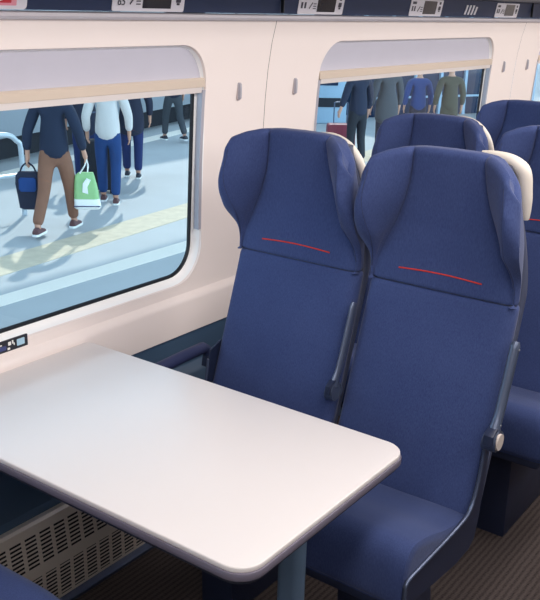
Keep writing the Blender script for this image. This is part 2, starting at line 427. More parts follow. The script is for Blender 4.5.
for k in range(4):
    b = BM(); x = .036*k
    lo = [[(x+q*.25+a, sy(z)-.0005-d, z) for a, d in ((0, 0), (.016, 0), (.016, .003), (0, .003))] for z, q in ((1.674, 0), (1.716-.006*(k == 3), .05))]
    loft(b, lo); obj('slot', b, M['sign'], t)

# ------------------------------------------------------------------ plaque by the table
t = thing('wall_plaque', 'small black plaque with white symbols on the wall beside the table', 'plaque', (1.30, prof(.80)-.0005, .7975))
b = BM(); prism(b, rrect(0, .177, -.0165, .0165, (.002,)*4, 3), 'y', -.0025, .0015); obj('panel', b, M['plaque'], t)
b = BM(); prism(b, rrect(.140, .166, -.009, .010, (.002,)*4, 3), 'y', -.0033, -.002); obj('icon', b, M['iceblue'], t)
b = BM(); prism(b, rrect(.02, .104, -.010, .002, (.001,)*4, 3), 'y', -.0033, -.002); obj('blue_band', b, M['plaqueblue'], t)
b = BM()
for x0_, x1_, z0_, z1_ in ((.108, .116, -.012, -.006), (.111, .120, .0, .010), (.124, .128, .002, .012), (.129, .132, -.003, .004), (.03, .09, .005, .008), (.04, .07, -.006, -.003)):
    prism(b, rrect(x0_, x1_, z0_, z1_, (.001,)*4, 2), 'y', -.004, -.002)
obj('symbols', b, M['white'], t)

# ------------------------------------------------------------------ radiator grille
def grille_mat():
    m = mat('perforated_metal', S(172, 160, 150), .42, metal=.4)
    nt = m.node_tree; b = nt.nodes['Principled BSDF']; L = nt.links
    tc = nt.nodes.new('ShaderNodeTexCoord'); sx = nt.nodes.new('ShaderNodeSeparateXYZ'); L.new(tc.outputs['Object'], sx.inputs[0])
    def wave(sock, period, duty):
        a = nt.nodes.new('ShaderNodeMath'); a.operation = 'DIVIDE'; a.inputs[1].default_value = period; L.new(sock, a.inputs[0])
        f = nt.nodes.new('ShaderNodeMath'); f.operation = 'FRACT'; L.new(a.outputs[0], f.inputs[0])
        c = nt.nodes.new('ShaderNodeMath'); c.operation = 'LESS_THAN'; c.inputs[1].default_value = duty; L.new(f.outputs[0], c.inputs[0]); return c
    a = wave(sx.outputs['X'], .052, .74); c = wave(sx.outputs['Z'], .0125, .5)
    def band(z0, z1):
        g = nt.nodes.new('ShaderNodeMath'); g.operation = 'GREATER_THAN'; g.inputs[1].default_value = z0; L.new(sx.outputs['Z'], g.inputs[0])
        l = nt.nodes.new('ShaderNodeMath'); l.operation = 'LESS_THAN'; l.inputs[1].default_value = z1; L.new(sx.outputs['Z'], l.inputs[0])
        k = nt.nodes.new('ShaderNodeMath'); k.operation = 'MULTIPLY'; L.new(g.outputs[0], k.inputs[0]); L.new(l.outputs[0], k.inputs[1]); return k
    u = nt.nodes.new('ShaderNodeMath'); u.operation = 'ADD'; p, q = band(.158, .258), band(.028, .128); L.new(p.outputs[0], u.inputs[0]); L.new(q.outputs[0], u.inputs[1])
    m1 = nt.nodes.new('ShaderNodeMath'); m1.operation = 'MULTIPLY'; L.new(a.outputs[0], m1.inputs[0]); L.new(c.outputs[0], m1.inputs[1])
    m2 = nt.nodes.new('ShaderNodeMath'); m2.operation = 'MULTIPLY'; L.new(m1.outputs[0], m2.inputs[0]); L.new(u.outputs[0], m2.inputs[1])
    mx = nt.nodes.new('ShaderNodeMix'); mx.data_type = 'RGBA'; mx.inputs['A'].default_value = S(244, 232, 220); mx.inputs['B'].default_value = S(18, 16, 18)
    L.new(m2.outputs[0], mx.inputs['Factor']); L.new(mx.outputs['Result'], b.inputs['Base Color'])
    iv = nt.nodes.new('ShaderNodeMath'); iv.operation = 'MULTIPLY_ADD'; iv.inputs[1].default_value = -.4; iv.inputs[2].default_value = .4
    L.new(m2.outputs[0], iv.inputs[0]); L.new(iv.outputs[0], b.inputs['Metallic'])
    return m
t = thing('radiator_cover', 'perforated metal heater grille low on the wall beneath the table', 'heater grille', (0, 0, 0))
P = [(1.822, .285), (1.800, .290), (1.790, .284), (1.772, .150), (1.768, .135), (1.766, .018), (1.800, .018)]
b = BM(); lo = []
for k in range(7):
    a = k/6*PI/2; lo.append((1.80+.05*math.sin(a), .05*(1-math.cos(a))))
lo = [(-.2, 0)]+lo
loft(b, [[(x, y+d*(.0 if y > 1.80 else 1)*.6, z) for y, z in P] for x, d in lo])
obj('grille', b, grille_mat(), t, smooth=25)
b = BM(); prism(b, [(1.806, 0), (1.745, 0), (1.745, .010), (1.755, .019), (1.806, .019)], 'x', -.2, 1.86, .001); obj('floor_strip', b, M['trimm'], t)

# ------------------------------------------------------------------ table
t = thing('train_table', 'white table with rounded corners and grey edge, fixed to the window wall', 'table', (1.365, .9, 0))
def tab(ins): return [(x-1.365, y-.9) for x, y in rrect(1.062+ins, 1.677-ins, .795+ins, 1.851, (.02, .02, .055-ins*.5, .055-ins*.5), 10)]
b = BM(); prism(b, tab(.003), 'z', .728, .7405, .003, 3); obj('tabletop', b, M['table'], t)
b = BM(); prism(b, tab(0), 'z', .712, .729, .003, 2); obj('edge_band', b, M['edge'], t)
b = BM(); prism(b, tab(.008), 'z', .700, .713, .002, 1); obj('underside_tray', b, M['under'], t)
b = BM(); prism(b, rrect(-.021, .021, -.03, .03, (.018,)*4, 6), 'z', .012, .701); obj('leg', b, M['legm'], t)
b = BM(); prism(b, rrect(-.10, .10, -.09, .09, (.05,)*4, 6), 'z', 0, .013, .003); obj('foot_plate', b, M['under'], t)
b = BM(); prism(b, [(.945, .640), (.951, .64), (.951, .701), (.80, .701)], 'x', -.22, .22, .002); obj('wall_bracket', b, M['under'], t)

# ------------------------------------------------------------------ seats
LEAN = .309; ZJ = .46
def sp(l, f, z): return Vector(((z-ZJ)*LEAN-f if z < .93 else interp([.93, .987, 1.06, 1.15, 1.25, 1.36], [.1452, .161, .167, .168, .157, .142], z)-f, l, z))
def seat_back_loop(W, z_of, f_front, f_back, r=.024, N=28, shrink=0, zadd=0):
    pts = []
    A = [-1+2*i/N for i in range(N+1)]
    for a in A: pts.append(sp(a*(W-r), f_front(a), z_of(a)+zadd))
    ff, fb = f_front(1), f_back(1)
    for k in range(1, 6):
        th = PI/2-PI*k/6
        pts.append(sp(W-r+r*math.cos(th), (ff+fb)/2+(ff-fb)/2*math.sin(th), z_of(1)+zadd))
    for a in reversed(A): pts.append(sp(a*(W-r), f_back(a), z_of(a)+zadd))
    for k in range(1, 6):
        th = -PI/2-PI*k/6
        pts.append(sp(-(W-r)+r*math.cos(th), (ff+fb)/2+(ff-fb)/2*math.sin(th), z_of(-1)+zadd))
    return pts
HB, HTOP = .984, 1.337
TT = [0, .15, .3, .45, .6, .75, .88, 1]
def hp(t):
    """wing depth, seam position, front half width, back half width at height t"""
    return tuple(sum(interp(TT, v, t+q) for q in (-.09, -.06, -.03, 0, .03, .06, .09))/7 for v in ([0, .003, .026, .074, .100, .112, .104, .082], [.203, .197, .181, .153, .130, .112, .104, .098],
        [.214, .215, .220, .226, .229, .230, .227, .218], [.204, .203, .199, .192, .182, .170, .156, .140]))
def htop(l): return interp([0, .07, .11, .14, .17, .195, .215, .235], [1.340, 1.339, 1.335, 1.327, 1.312, 1.290, 1.262, 1.222], abs(l))
def resample(pts, n):
    d = [0]
    for a, b in zip(pts, pts[1:]): d.append(d[-1]+(b-a).length)
    out = []; k = 0
    for i in range(n):
        x = d[-1]*i/(n-1)
        while k < len(d)-2 and d[k+1] < x: k += 1
        out.append(pts[k].lerp(pts[k+1], 0 if d[k+1] == d[k] else min(1, (x-d[k])/(d[k+1]-d[k]))))
    return out
def half_profile(t):
    D, ls, W, Wb = hp(t); li = max(W-.046, ls+.3*(W-ls)); d = W-li
    front = [(0, .006), (ls*.6, .005), (ls-.008, .003), (ls, -.004)]
    wing = [(ls, -.004), (ls+.005, .003+D*.10), (lerp(ls, li, .5), D*.50), (li, D*.90), (li+d*.35, D+.001), (li+d*.72, D-.005-D*.02), (W, D*.86-.012)]
    side = [(W, D*.86-.012), (lerp(W, Wb, .35)+D*.07, D*.35-.016), (Wb+.004, -.036), (Wb-.008, -.052), (Wb-.03, -.056)]
    back = [(Wb-.03, -.056), (0, -.058)]
    V2 = lambda q: [Vector((p[0], p[1], 0)) for p in q]
    return resample(V2(front), 12)[:-1]+resample(spline(V2(wing), 6), 26)[:-1]+resample(spline(V2(side), 6), 18)[:-1]+resample(V2(back), 8)
def head_ring(t, inset=0, zadd=0):
    h = half_profile(t); ring = h+[Vector((-p.x, p.y, 0)) for p in reversed(h[1:-1])]
    n = len(ring); out = []
    for i, p in enumerate(ring):
        q = p
        if inset:
            tg = (ring[(i+2) % n]-ring[i-2]).normalized(); nr = Vector((tg.y, -tg.x, 0))
            q = p+nr*inset
        out.append(sp(q.x, q.y, lerp(HB, htop(p.x), t)+zadd))
    return out
def cap_halves(b, ring, n, flip=False):
    """close a ring made of a half profile of n points and its mirror by quads from front to back"""
    N = len(ring)
    for half in ([ring[i] for i in range(n)], [ring[-i % N] for i in range(n)]):
        for i in range(n//2-1):
            q = [half[i], half[i+1], half[n-2-i], half[n-1-i]]
            if len(set(q)) == 4: b.faces.new(q)
        if n % 2: b.faces.new((half[n//2-1], half[n//2], half[n//2+1]))
def headrest_bm():
    b = BM(); s_ = 1
    h = half_profile(.6); tg = (h[6]-h[4]).normalized(); nr = Vector((tg.y, -tg.x, 0)); s_ = 1 if nr.y < 0 else -1
    loops = [head_ring(0, .010*s_, -.002), head_ring(0, .003*s_, .001), head_ring(0, 0, .006)]
    for k in range(1, 33): loops.append(head_ring(k/32))
    for k in range(1, 6):
        th = PI/2*k/5; loops.append(head_ring(1, .019*(1-math.cos(th))*s_, .019*math.sin(th)))
    loft(b, loops, cap=False); b.verts.ensure_lookup_table(); N = len(loops[0])
    cap_halves(b, b.verts[-N:], len(h)); cap_halves(b, b.verts[:N], len(h))
    bmesh.ops.recalc_face_normals(b, faces=b.faces[:]); return b
def backrest_bm():
    b = BM(); loops = []
    def lv(z, W, k):
        bul = .012*math.sin(PI*min(1, max(0, (z-.44)/.54)))
        ff = lambda a: .002+bul*(1-a*a)+.010*smooth((.60-z)/.15)
        fb = lambda a: -.055
        mid = lambda a: (ff(a)+fb(a))/2
        return seat_back_loop(W, lambda a: z, lambda a: lerp(ff(a), mid(a), k), lambda a: lerp(fb(a), mid(a), k), N=28)
    loops.append(lv(.44, .205, .3))
    for k in range(0, 19): z_ = lerp(.45, .967, k/18); loops.append(lv(z_, interp([.45, .60, .75, .97], [.220, .220, .217, .214], z_), 0))
    loops.append(lv(.975, .2125, .04)); loops.append(lv(.981, .208, .2))
    return loft(b, loops)
def shell_ring(z, W, zf, df=0):
    pts = [Vector(p+(0,)) for p in ((0, -.040), (W-.012, -.036), (W, -.046), (W-.003, -.066), (W-.018, -.080), (0, -.088))]
    h = resample(pts[:2], 8)[:-1]+resample(spline(pts[1:5], 4), 10)[:-1]+resample(pts[4:], 8)
    ring = h+[Vector((-p.x, p.y, 0)) for p in reversed(h[1:-1])]
    return [sp(p.x, p.y, zf(p.x)) for p in ring]
def shell_bm():
    b = BM(); loops = []
    for k in range(0, 11):
        z = lerp(.40, HB, k/10); loops.append(shell_ring(z, interp([.4, .75, HB], [.217, .217, .216], z), lambda l: z))
    for k in range(1, 17):
        t = k/16; loops.append(shell_ring(0, hp(t)[3]+interp([0, .5, 1], [.014, .008, .004], t), lambda l: lerp(HB, htop(l)+.004, t)))
    return loft(b, loops)
def cushion_bm():
    """wedge cushion, lofted from side to side; outline in (x,z)"""
    b = BM(); loops = []
    def outline(d, top):
        base = [(.030, .405), (.030, .445), (.0, .462), (-.06, .476), (-.14, .492), (-.22, .518), (-.28, .533), (-.318, .537), (-.345, .522), (-.359, .492), (-.362, .450), (-.360, .405), (-.352, .388), (-.33, .382), (-.15, .388)]
        sp_ = spline([Vector((x, 0, z)) for x, z in base]+[Vector((.030, 0, .405))], 4)[:-1]
        cx, cz = -.17, .44
        out = []
        for p in sp_:
            x, z = p.x, p.z
            dx, dz = x-cx, z-cz; L_ = math.hypot(dx, dz)
            x -= dx/L_*d; z -= dz/L_*d
            if z > .45: z += top*smooth((z-.45)/.03)
            out.append((x, z))
        return out
    ys = [(-.217, .022, -.010), (-.216, .010, -.003), (-.212, .003, 0), (-.198, 0, 0), (-.16, 0, .004), (-.10, 0, .004), (-.04, 0, .002), (.04, 0, .002), (.10, 0, .004), (.16, 0, .004), (.198, 0, 0), (.212, .003, 0), (.216, .010, -.003), (.217, .022, -.010)]
    for y, d, tp in ys: loops.append([(x, y, z) for x, z in outline(d, tp)])
    return loft(b, loops)
def armrest(parent, y, side, down=False):
    """side: which way the pivot cap faces (-1 aisle)"""
    a = bpy.data.objects.new('armrest', None); COL.objects.link(a); a.parent = parent; a.location = (.028+.10*down, y, .674-.05*down)
    if down:
        b = BM(); tube(b, spline([(0, 0, -.004), (-.02, 0, .018), (-.06, 0, .020), (-.16, 0, .018), (-.27, 0, .012), (-.29, 0, .004)], 5), [.016]*6+[.019]*19+[.012], 12, 1.0); obj('arm_bar', b, M['padm'], a)
        b = BM(); prism(b, [(-.02, -.045), (.0, -.05), (.01, -.01), (-.012, .0)], 'y', -.012, .012, .002); obj('hinge', b, M['side'], a)
        return
    b = BM()
    pts = spline([(.002, 0, .012), (.010, 0, .034), (.026, 0, .060), (.052, 0, .130), (.078, 0, .210), (.088, 0, .238)], 5)
    n_ = len(pts); r = [interp([0, 3, 6, n_-4, n_-1], [.020, .017, .0135, .0135, .009], i) for i in range(n_)]
    tube(b, pts, r, 12, .95 if side else .62, up=Vector((0, 1, 0))); obj('arm_bar', b, M['arm'], a)
    for q in (.25, .86):
        p = pts[int(q*(n_-1))]
        b = BM(); bmesh.ops.create_cone(b, cap_ends=True, segments=10, radius1=.0032, radius2=.0026, depth=.004)
        for v in b.verts: v.co = Vector((p.x+v.co.x, side*(.0125+v.co.z), p.z+v.co.y))
        bmesh.ops.recalc_face_normals(b, faces=b.faces[:]); obj('screw', b, M['screw'], a)
    b = BM(); bmesh.ops.create_cone(b, cap_ends=True, segments=28, radius1=.028, radius2=.028, depth=.030 if side else .018)
    for v in b.verts: v.co = Vector((v.co.x, v.co.z, v.co.y))
    bmesh.ops.bevel(b, geom=[e for e in b.edges if len(e.link_faces) == 2 and any(len(f.verts) > 4 for f in e.link_faces)], offset=.004, segments=2, affect='EDGES')
    bmesh.ops.recalc_face_normals(b, faces=b.faces[:]); obj('pivot', b, M['arm'], a)
    if side:
        b = BM(); bmesh.ops.create_cone(b, cap_ends=True, segments=28, radius1=.0215, radius2=.0215, depth=.007)
        for v in b.verts: v.co = Vector((v.co.x, side*.018+v.co.z, v.co.y))
        bmesh.ops.recalc_face_normals(b, faces=b.faces[:]); obj('pivot_cap', b, M['knob'], a)
    b = BM(); prism(b, [(-.034, -.002), (-.030, .022), (-.012, .034), (.004, .034), (.004, .024), (-.010, .024), (-.022, .016), (-.025, -.002)], 'y', -.013 if side else -.008, .013 if side else .008, .002); obj('pivot_bracket', b, M['side'], a)
def make_seat(label, aisle, loc, rz=0):
    t = thing('passenger_chair', label, 'seat', loc, rz, 'navy fabric train seats')
    obj('seat_cushion', cushion_bm(), M['seat'], t); obj('backrest', backrest_bm(), M['seat'], t)
    h = obj('headrest', headrest_bm(), M['seat'], t)
    pts = []
    for k in range(25):
        l = lerp(.122, -.117, k/24); pts.append(sp(l, .0058, 1.0255+.005*math.sin(PI*k/24)))
    b = BM(); tube(b, pts, .0021, 6); obj('red_stitching', b, M['red'], h)
    for s in (-1, 1):
        pts = []
        for k in range(3, 33):
            tt = k/32; D, ls, W, Wb = hp(tt); li = max(W-.046, ls+.3*(W-ls))
            qx = li+(W-li)*.20; pts.append(sp(s*qx, D*.965+.0008, lerp(HB, htop(qx), tt)))
        pts = [(pts[max(i-1, 0)]+pts[i]+pts[min(i+1, len(pts)-1)])/3 for i in range(len(pts))]
        b = BM(); tube(b, pts, .0016, 6); obj('piping', b, M['piping'], h)
    obj('back_shell', shell_bm(), M['shell'], t)
    # corner grip on the aisle side
    b = BM()
    if aisle:
        path = spline([(-.060, -.070, 1.350), (-.100, -.072, 1.347), (-.140, -.075, 1.337), (-.168, -.078, 1.312), (-.176, -.078, 1.265), (-.180, -.078, 1.220), (-.181, -.078, 1.192)], 5)
        n_ = len(path)
        ra = [interp([0, 6, 14, 22, n_-1], [.007, .014, .021, .018, .010], i) for i in range(n_)]
        fl = .95
    else:
        path = spline([(-.04, -.064, 1.348), (-.085, -.064, 1.345), (-.132, -.064, 1.324), (-.166, -.064, 1.280), (-.184, -.064, 1.22), (-.194, -.064, 1.160), (-.198, -.064, 1.10)], 5)
        n_ = len(path); ra = [interp([0, 6, 14, 22, n_-1], [.007, .011, .013, .011, .006], i) for i in range(n_)]; fl = 1.0
    loops = []
    for i in range(n_):
        p = sp(*path[i]); p0 = sp(*path[max(i-1, 0)]); p1 = sp(*path[min(i+1, n_-1)]); tg = (p1-p0).normalized()
        bk = Vector((1, 0, -.0)); bk = (bk-tg*bk.dot(tg)).normalized(); sd_ = tg.cross(bk).normalized()
        loops.append([p+bk*(ra[i]*math.cos(2*PI*k/14)*.9)+sd_*(ra[i]*fl*math.sin(2*PI*k/14)) for k in range(14)])
    loft(b, loops); obj('grab_handle', b, M['handle'], t)
    # frame trim along cushion and backrest, both sides
    for s in ((-1,) if aisle else (1,)):
        b = BM(); y = s*.2225
        tube(b, spline([(-.364, y, .395), (-.364, y, .440), (-.356, y, .466), (-.30, y, .470), (-.18, y, .472), (-.08, y, .476), (-.030, y, .486), (-.004, y, .515), (.018, y, .58), (.030, y, .65)], 4), .0045, 8, up=Vector((0, 1, 0)))
        obj('frame_trim', b, M['trimm'], t)
        b = BM(); prism(b, [(-.362, .400), (-.364, .452), (-.352, .467), (-.18, .470), (-.08, .474), (-.028, .484), (-.002, .515), (.02, .58), (.034, .68), (.085, .70), (.062, .58), (.045, .44), (.030, .385), (.0, .365), (-.08, .362), (-.20, .375)], 'y', s*.2155, s*.2215)
        obj('side_panel', b, M['side'], t)
    b = bbox(-.345, .05, -.205, .205, .352, .384, bev=.01); obj('seat_pan', b, M['side'], t)
    b = BM(); prism(b, [(-.225, 0), (-.235, .36), (.06, .36), (.13, 0)], 'y', -.085, .03, .006); obj('pedestal', b, M['side'], t)
    if aisle:
        armrest(t, -.240, -1); armrest(t, .230, 0)
    else:
        armrest(t, .305, 1, down=True)
    return t
def copy_tree(o, parent=None):
    c = o.copy(); COL.objects.link(c); c.parent = parent
    for ch in list(o.children): copy_tree(ch, c)
    return c
XJ = 1.934; RP = .895
aisle = make_seat('navy fabric seat nearest the camera, aisle side, with cream corner handle, right of the table', True, (XJ, .95, 0))
wind = make_seat('navy fabric seat by the wall, directly behind the end of the table', False, (XJ, 1.412, 0))
def again(src, loc, rz, label, sz=1.0):
    c = copy_tree(src); c.scale = (1, 1, sz); c.location = loc; c.rotation_euler = (0, 0, rz); c['label'] = label; return c
again(aisle, (XJ+RP, .95, 0), 0, 'navy aisle seat in the second row, cut off by the right edge of the photo', .982)
again(wind, (XJ+RP, 1.412, 0), 0, 'navy window seat in the second row, its headrest between the two front headrests', .982)
again(wind, (XJ+2*RP, 1.412, 0), 0, 'navy window seat in the third row, only its headrest showing near the far pillar', .975)
opp = again(wind, (.665, 1.43, 0), PI, 'navy seat facing the others, only its cushion corner showing bottom left')
for ch in list(opp.children):
    if ch.name.startswith('armrest'):
        for g in list(ch.children): bpy.data.objects.remove(g)
        bpy.data.objects.remove(ch)

# ------------------------------------------------------------------ outside: platform
PFZ = -.9
def slab(name, poly, z0, z1, m):
    b = BM(); prism(b, poly, 'z', z0, z1); return struct(name, b, m, smooth=0)
slab('floor_platform', [(-10, 2.25), (60, 2.25), (60, 26.5), (8.74-20.7, 11.53-5)], PFZ-.3, PFZ, M['platform'])
slab('trim_13', [(-2, 6.36), (-2, 6.22), (40, 6.45), (40, 7.25)], PFZ, PFZ+.004, M['line'])
slab('trim_14', [(-2, 6.25), (-2, 6.75), (40, 11.1), (40, 10.6)], PFZ, PFZ+.006, M['tactile'])
# platform edge line on the far side
u = Vector((15.01-8.74, 13.05-11.53, 0)).normalized(); nrm = Vector((-u.y, u.x, 0)); o0 = Vector((8.74, 11.53, 0))
def along(a, d): p = o0+u*a+nrm*d; return (p.x, p.y)
slab('trim_15', [along(-14, -.02), along(45, -.02), along(45, -.35), along(-14, -.35)], PFZ, PFZ+.004, M['line'])
# opposite train
t = thing('opposite_train', 'pale grey train standing at the far edge of the platform outside', 'train', (o0.x, o0.y, PFZ-.35), math.atan2(u.y, u.x))
b = BM(); prism(b, [(.45, .75), (.42, .95), (.40, 1.7), (.42, 2.9), (.9, 3.9), (2.6, 3.9), (3.0, 2.9), (3.0, .75)], 'x', -14, 40, .03); obj('body', b, M['trainw'], t)
b = BM(); prism(b, [(.7, 0), (.7, .8), (2.8, .8), (2.8, 0)], 'x', -14, 40); obj('underframe', b, M['black'], t)
for k in range(14):
    b = BM(); prism(b, rrect(-12+3.6*k, -10+3.6*k, 1.95, 2.75, (.12,)*4, 4), 'y', .38, .42); obj('window', b, M['screen'], t)
# unseen roof slabs, added to shade the platform and keep sun off the train
slab('ceiling_platform', [(-12, 1.2), (60, 1.2), (60, 11.4), (-12, 11.4)], 6.6, 6.8, M['concrete'])
slab('ceiling_platform_far', [(-12, 15.2), (60, 15.2), (60, 22), (-12, 22)], 6.6, 6.8, M['concrete'])
# hoop railing
def gp(x, y): return Vector((x, y, PFZ))
t = thing('hoop_railing', 'pale metal hoop railing on the platform left of the walking man', 'railing', (7.08, 8.90, PFZ))
d = Vector((-.98, .12, 0)).normalized()
b = BM(); tube(b, spline([Vector((0, 0, 0)), Vector((0, 0, .80)), d*.06+Vector((0, 0, .94)), d*.2+Vector((0, 0, 1.02)), d*.6+Vector((0, 0, 1.03)), d*1.1+Vector((0, 0, 1.02)), d*1.25+Vector((0, 0, .94)), d*1.3+Vector((0, 0, .80)), d*1.3], 5), .032, 10, up=Vector((.1, 1, 0))); obj('hoop', b, M['hoopm'], t)
b = BM(); tube(b, [Vector((0, 0, .52)), d*1.3+Vector((0, 0, .52))], .022, 8); obj('crossbar', b, M['hoopm'], t)

# ------------------------------------------------------------------ people
def skinned(name, verts, edges, radii, m, parent, levels=2):
    me = bpy.data.meshes.new(name); me.from_pydata(verts, edges, []); me.materials.append(m)
    o = bpy.data.objects.new(name, me); COL.objects.link(o); o.parent = parent
    md = o.modifiers.new('skin', 'SKIN'); md.use_smooth_shade = True
    for i, s in enumerate(me.skin_vertices[0].data):
        r = radii[i]; s.radius = r if isinstance(r, tuple) else (r, r)
    me.skin_vertices[0].data[0].use_root = True
    sb = o.modifiers.new('sub', 'SUBSURF'); sb.levels = levels; sb.render_levels = levels
    return o
def ellipsoid(b, c, r, seg=16):
    q = bmesh.ops.create_uvsphere(b, u_segments=seg, v_segments=seg//2+2, radius=1)
    for v in q['verts']: v.co = Vector((c[0]+v.co.x*r[0], c[1]+v.co.y*r[1], c[2]+v.co.z*r[2]))
def person(label, loc, rz, top, trouser, shoe, hair, legs, arms=None, H=1.75, topw=1.0, hem=.80):
    """faces local +y; legs = ((knee_y, foot_y, foot_z) left, right); arms = ((elbow),(hand)) offsets per side"""
    k = H/1.75
    t = thing('person', label, 'person', loc, rz); t.scale = (k, k, k)
    hip = .90
    V = [(0, 0, .93), (0, .0, 1.10), (0, .01, 1.28), (0, 0, 1.43), (0, 0, 1.50), (0, .02, 1.58), (0, .02, 1.66), (0, .015, 1.72)]
    Rr = [(.13, .10), (.115, .085), (.13, .095), (.09, .07), .048, .065, .080, .06]
    E = [(i, i+1) for i in range(7)]
    TV = [(0, 0, .90), (0, 0, 1.03)]; TR = [(.165, .13), (.150, .118)]; TE = [(0, 1)]
    JV = [(0, 0, hem), (0, 0, 1.0), (0, .0, 1.15), (0, .01, 1.30), (0, 0, 1.42), (0, 0, 1.475)]; JR = [(.182*topw, .148), (.176*topw, .142), (.160, .125), (.165, .125), (.12, .09), (.06, .055)]; JE = [(i, i+1) for i in range(5)]
    for s, (ky, fy, fz) in zip((-1, 1), legs):
        kn = (s*.095, ky, .50); an = (s*.09, fy, fz+.085); th = (s*.095, ky*.25, .82)
        i = len(V); V += [th, kn, an, (s*.09, fy+.06, fz+.05)]; Rr += [.078, .052, .038, .034]; E += [(0, i), (i, i+1), (i+1, i+2), (i+2, i+3)]
        mid = (s*.093, (ky+fy)/2, (.50+fz+.1)/2)
        i = len(TV); TV += [th, ((s*.095), ky*.7, .64), kn, mid, (an[0], an[1], an[2]+.02)]; TR += [.098, .088, .076, .070, .064]; TE += [(0, i), (i, i+1), (i+1, i+2), (i+2, i+3), (i+3, i+4)]
    arms = arms or (((-.27, -.05, 1.13), (-.27, .06, .90)), ((.27, .05, 1.13), (.27, .10, .90)))
    hands = []
    for s, (el, ha) in zip((-1, 1), arms):
        sh = (s*.185, 0, 1.40)
        i = len(V); V += [sh, el, ha]; Rr += [.05, .040, .026]; E += [(3, i), (i, i+1), (i+1, i+2)]
        dv = (Vector(ha)-Vector(el)).normalized(); w_ = Vector(ha)
        # palm, four fingers and a thumb
        pi = len(V); V += [tuple(w_+dv*.05)]; Rr += [(.034, .018)]; E += [(i+2, pi)]
        for f_, (off, ln) in enumerate(((-.027, .066), (-.009, .078), (.009, .072), (.027, .056))):
            j = len(V); p = w_+dv*.09+Vector((0, off, 0)); V += [tuple(p), tuple(p+dv*ln*.5+Vector((-s*.008, 0, 0))), tuple(p+dv*ln*.85+Vector((-s*.022, 0, 0)))]
            Rr += [.0095, .0085, .007]; E += [(pi, j), (j, j+1), (j+1, j+2)]
        j = len(V); p = w_+dv*.03+Vector((0, .038, 0)); V += [tuple(p), tuple(p+dv*.04+Vector((0, .018, 0)))]; Rr += [.011, .009]; E += [(pi, j), (j, j+1)]
        i = len(JV); mu = tuple((Vector(sh)+Vector(el))*.5); fm = tuple((Vector(ha)+Vector(el))*.5)
        JV += [(s*.19, 0, 1.395), mu, el, fm, tuple(w_-dv*.03)]; JR += [.078, .070, .062, .056, .048]; JE += [(4, i), (i, i+1), (i+1, i+2), (i+2, i+3), (i+3, i+4)]
        hands.append(w_+dv*.10)
    body = skinned('body', V, E, Rr, M['skin'], t)
    skinned('trousers', TV, TE, TR, trouser, t)
    skinned('jacket', JV, JE, JR, top, t)
    b = BM(); ellipsoid(b, (0, -.008, 1.69), (.088, .105, .100)); b2 = [v for v in b.verts if v.co.y > .045 and v.co.z < 1.72]
    for v in b2: v.co.y = .045
    obj('hair', b, hair, t)
    b = BM(); ellipsoid(b, (0, .112, 1.655), (.014, .022, .020), 10); obj('nose', b, M['skin'], t)
    for s in (-1, 1):
        b = BM(); ellipsoid(b, (s*.032, .090, 1.685), (.012, .010, .009), 8); obj('eye', b, M['black'], t)
    for s, (ky, fy, fz) in zip((-1, 1), legs):
        b = BM(); lo = []
        tilt = -.9 if fz > .05 else 0
        for y, hw, h in ((-.075, .020, .05), (-.06, .036, .085), (0, .040, .095), (.06, .042, .075), (.12, .046, .055), (.165, .040, .042), (.19, .018, .025)):
            zb = 0
            pts = [(-hw, 0), (-hw*.95, h*.6), (-hw*.5, h), (hw*.5, h), (hw*.95, h*.6), (hw, 0)]
            ring = []
            for px_, pz_ in pts:
                yy_, zz_ = y*math.cos(tilt)-pz_*math.sin(tilt), y*math.sin(tilt)+pz_*math.cos(tilt)
                ring.append((s*.09+px_, fy+yy_, fz+zz_+(.06 if tilt else 0)))
            lo.append(ring)
        loft(b, lo); sh_ = obj('shoe', b, shoe, t)
        b = BM(); lo = []
        for y, hw in ((-.08, .022), (-.06, .040), (.06, .046), (.12, .050), (.17, .044), (.196, .02)):
            ring = []
            for px_, pz_ in ((-hw, -.012), (-hw, .012), (hw, .012), (hw, -.012)):
                pz_ += .012
                yy_, zz_ = y*math.cos(tilt)-pz_*math.sin(tilt), y*math.sin(tilt)+pz_*math.cos(tilt)
                ring.append((s*.09+px_, fy+yy_, fz+zz_+(.06 if tilt else 0)))
            lo.append(ring)
        loft(b, lo); obj('sole', b, M['white'] if shoe is not M['black'] else M['black'], sh_)
    mw = Matrix.Translation(loc) @ Matrix.Rotation(rz, 4, 'Z') @ Matrix.Scale(k, 4)
    return t, [mw @ h for h in hands]
c_navy = mat('navy_jacket_cloth', S(26, 36, 58), .85, noise=.15, nscale=8)
c_brown = mat('brown_trousers', S(134, 92, 72), .9, noise=.12, nscale=9)
c_jean = mat('blue_denim', S(26, 60, 112), .9, noise=.15, nscale=14)
c_white = mat('white_knit', S(206, 200, 196), .9, noise=.05, nscale=30)
c_dark = mat('dark_coat_cloth', S(34, 38, 56), .9, noise=.15, nscale=8)
c_darkblue = mat('dark_blue_trousers', S(30, 44, 92), .9, noise=.15, nscale=10)
c_grey = mat('grey_coat_cloth', S(66, 70, 76), .9, noise=.1, nscale=9)
c_olive = mat('olive_cloth', S(66, 66, 54), .9, noise=.5, nscale=14)
c_blue = mat('bright_blue_cloth', S(22, 60, 118), .85, noise=.12, nscale=9)
c_brownshoe = mat('brown_shoe', S(92, 54, 54), .6, noise=.1)
c_greyshoe = mat('dark_grey_shoe', S(40, 44, 54), .6, noise=.1)
h_brown = mat('brown_hair', S(70, 48, 36), .7, noise=.2, nscale=40)
h_black = mat('black_hair', S(24, 20, 22), .6, noise=.2, nscale=40)
h_fair = mat('fair_hair', S(170, 130, 84), .7, noise=.2, nscale=40)
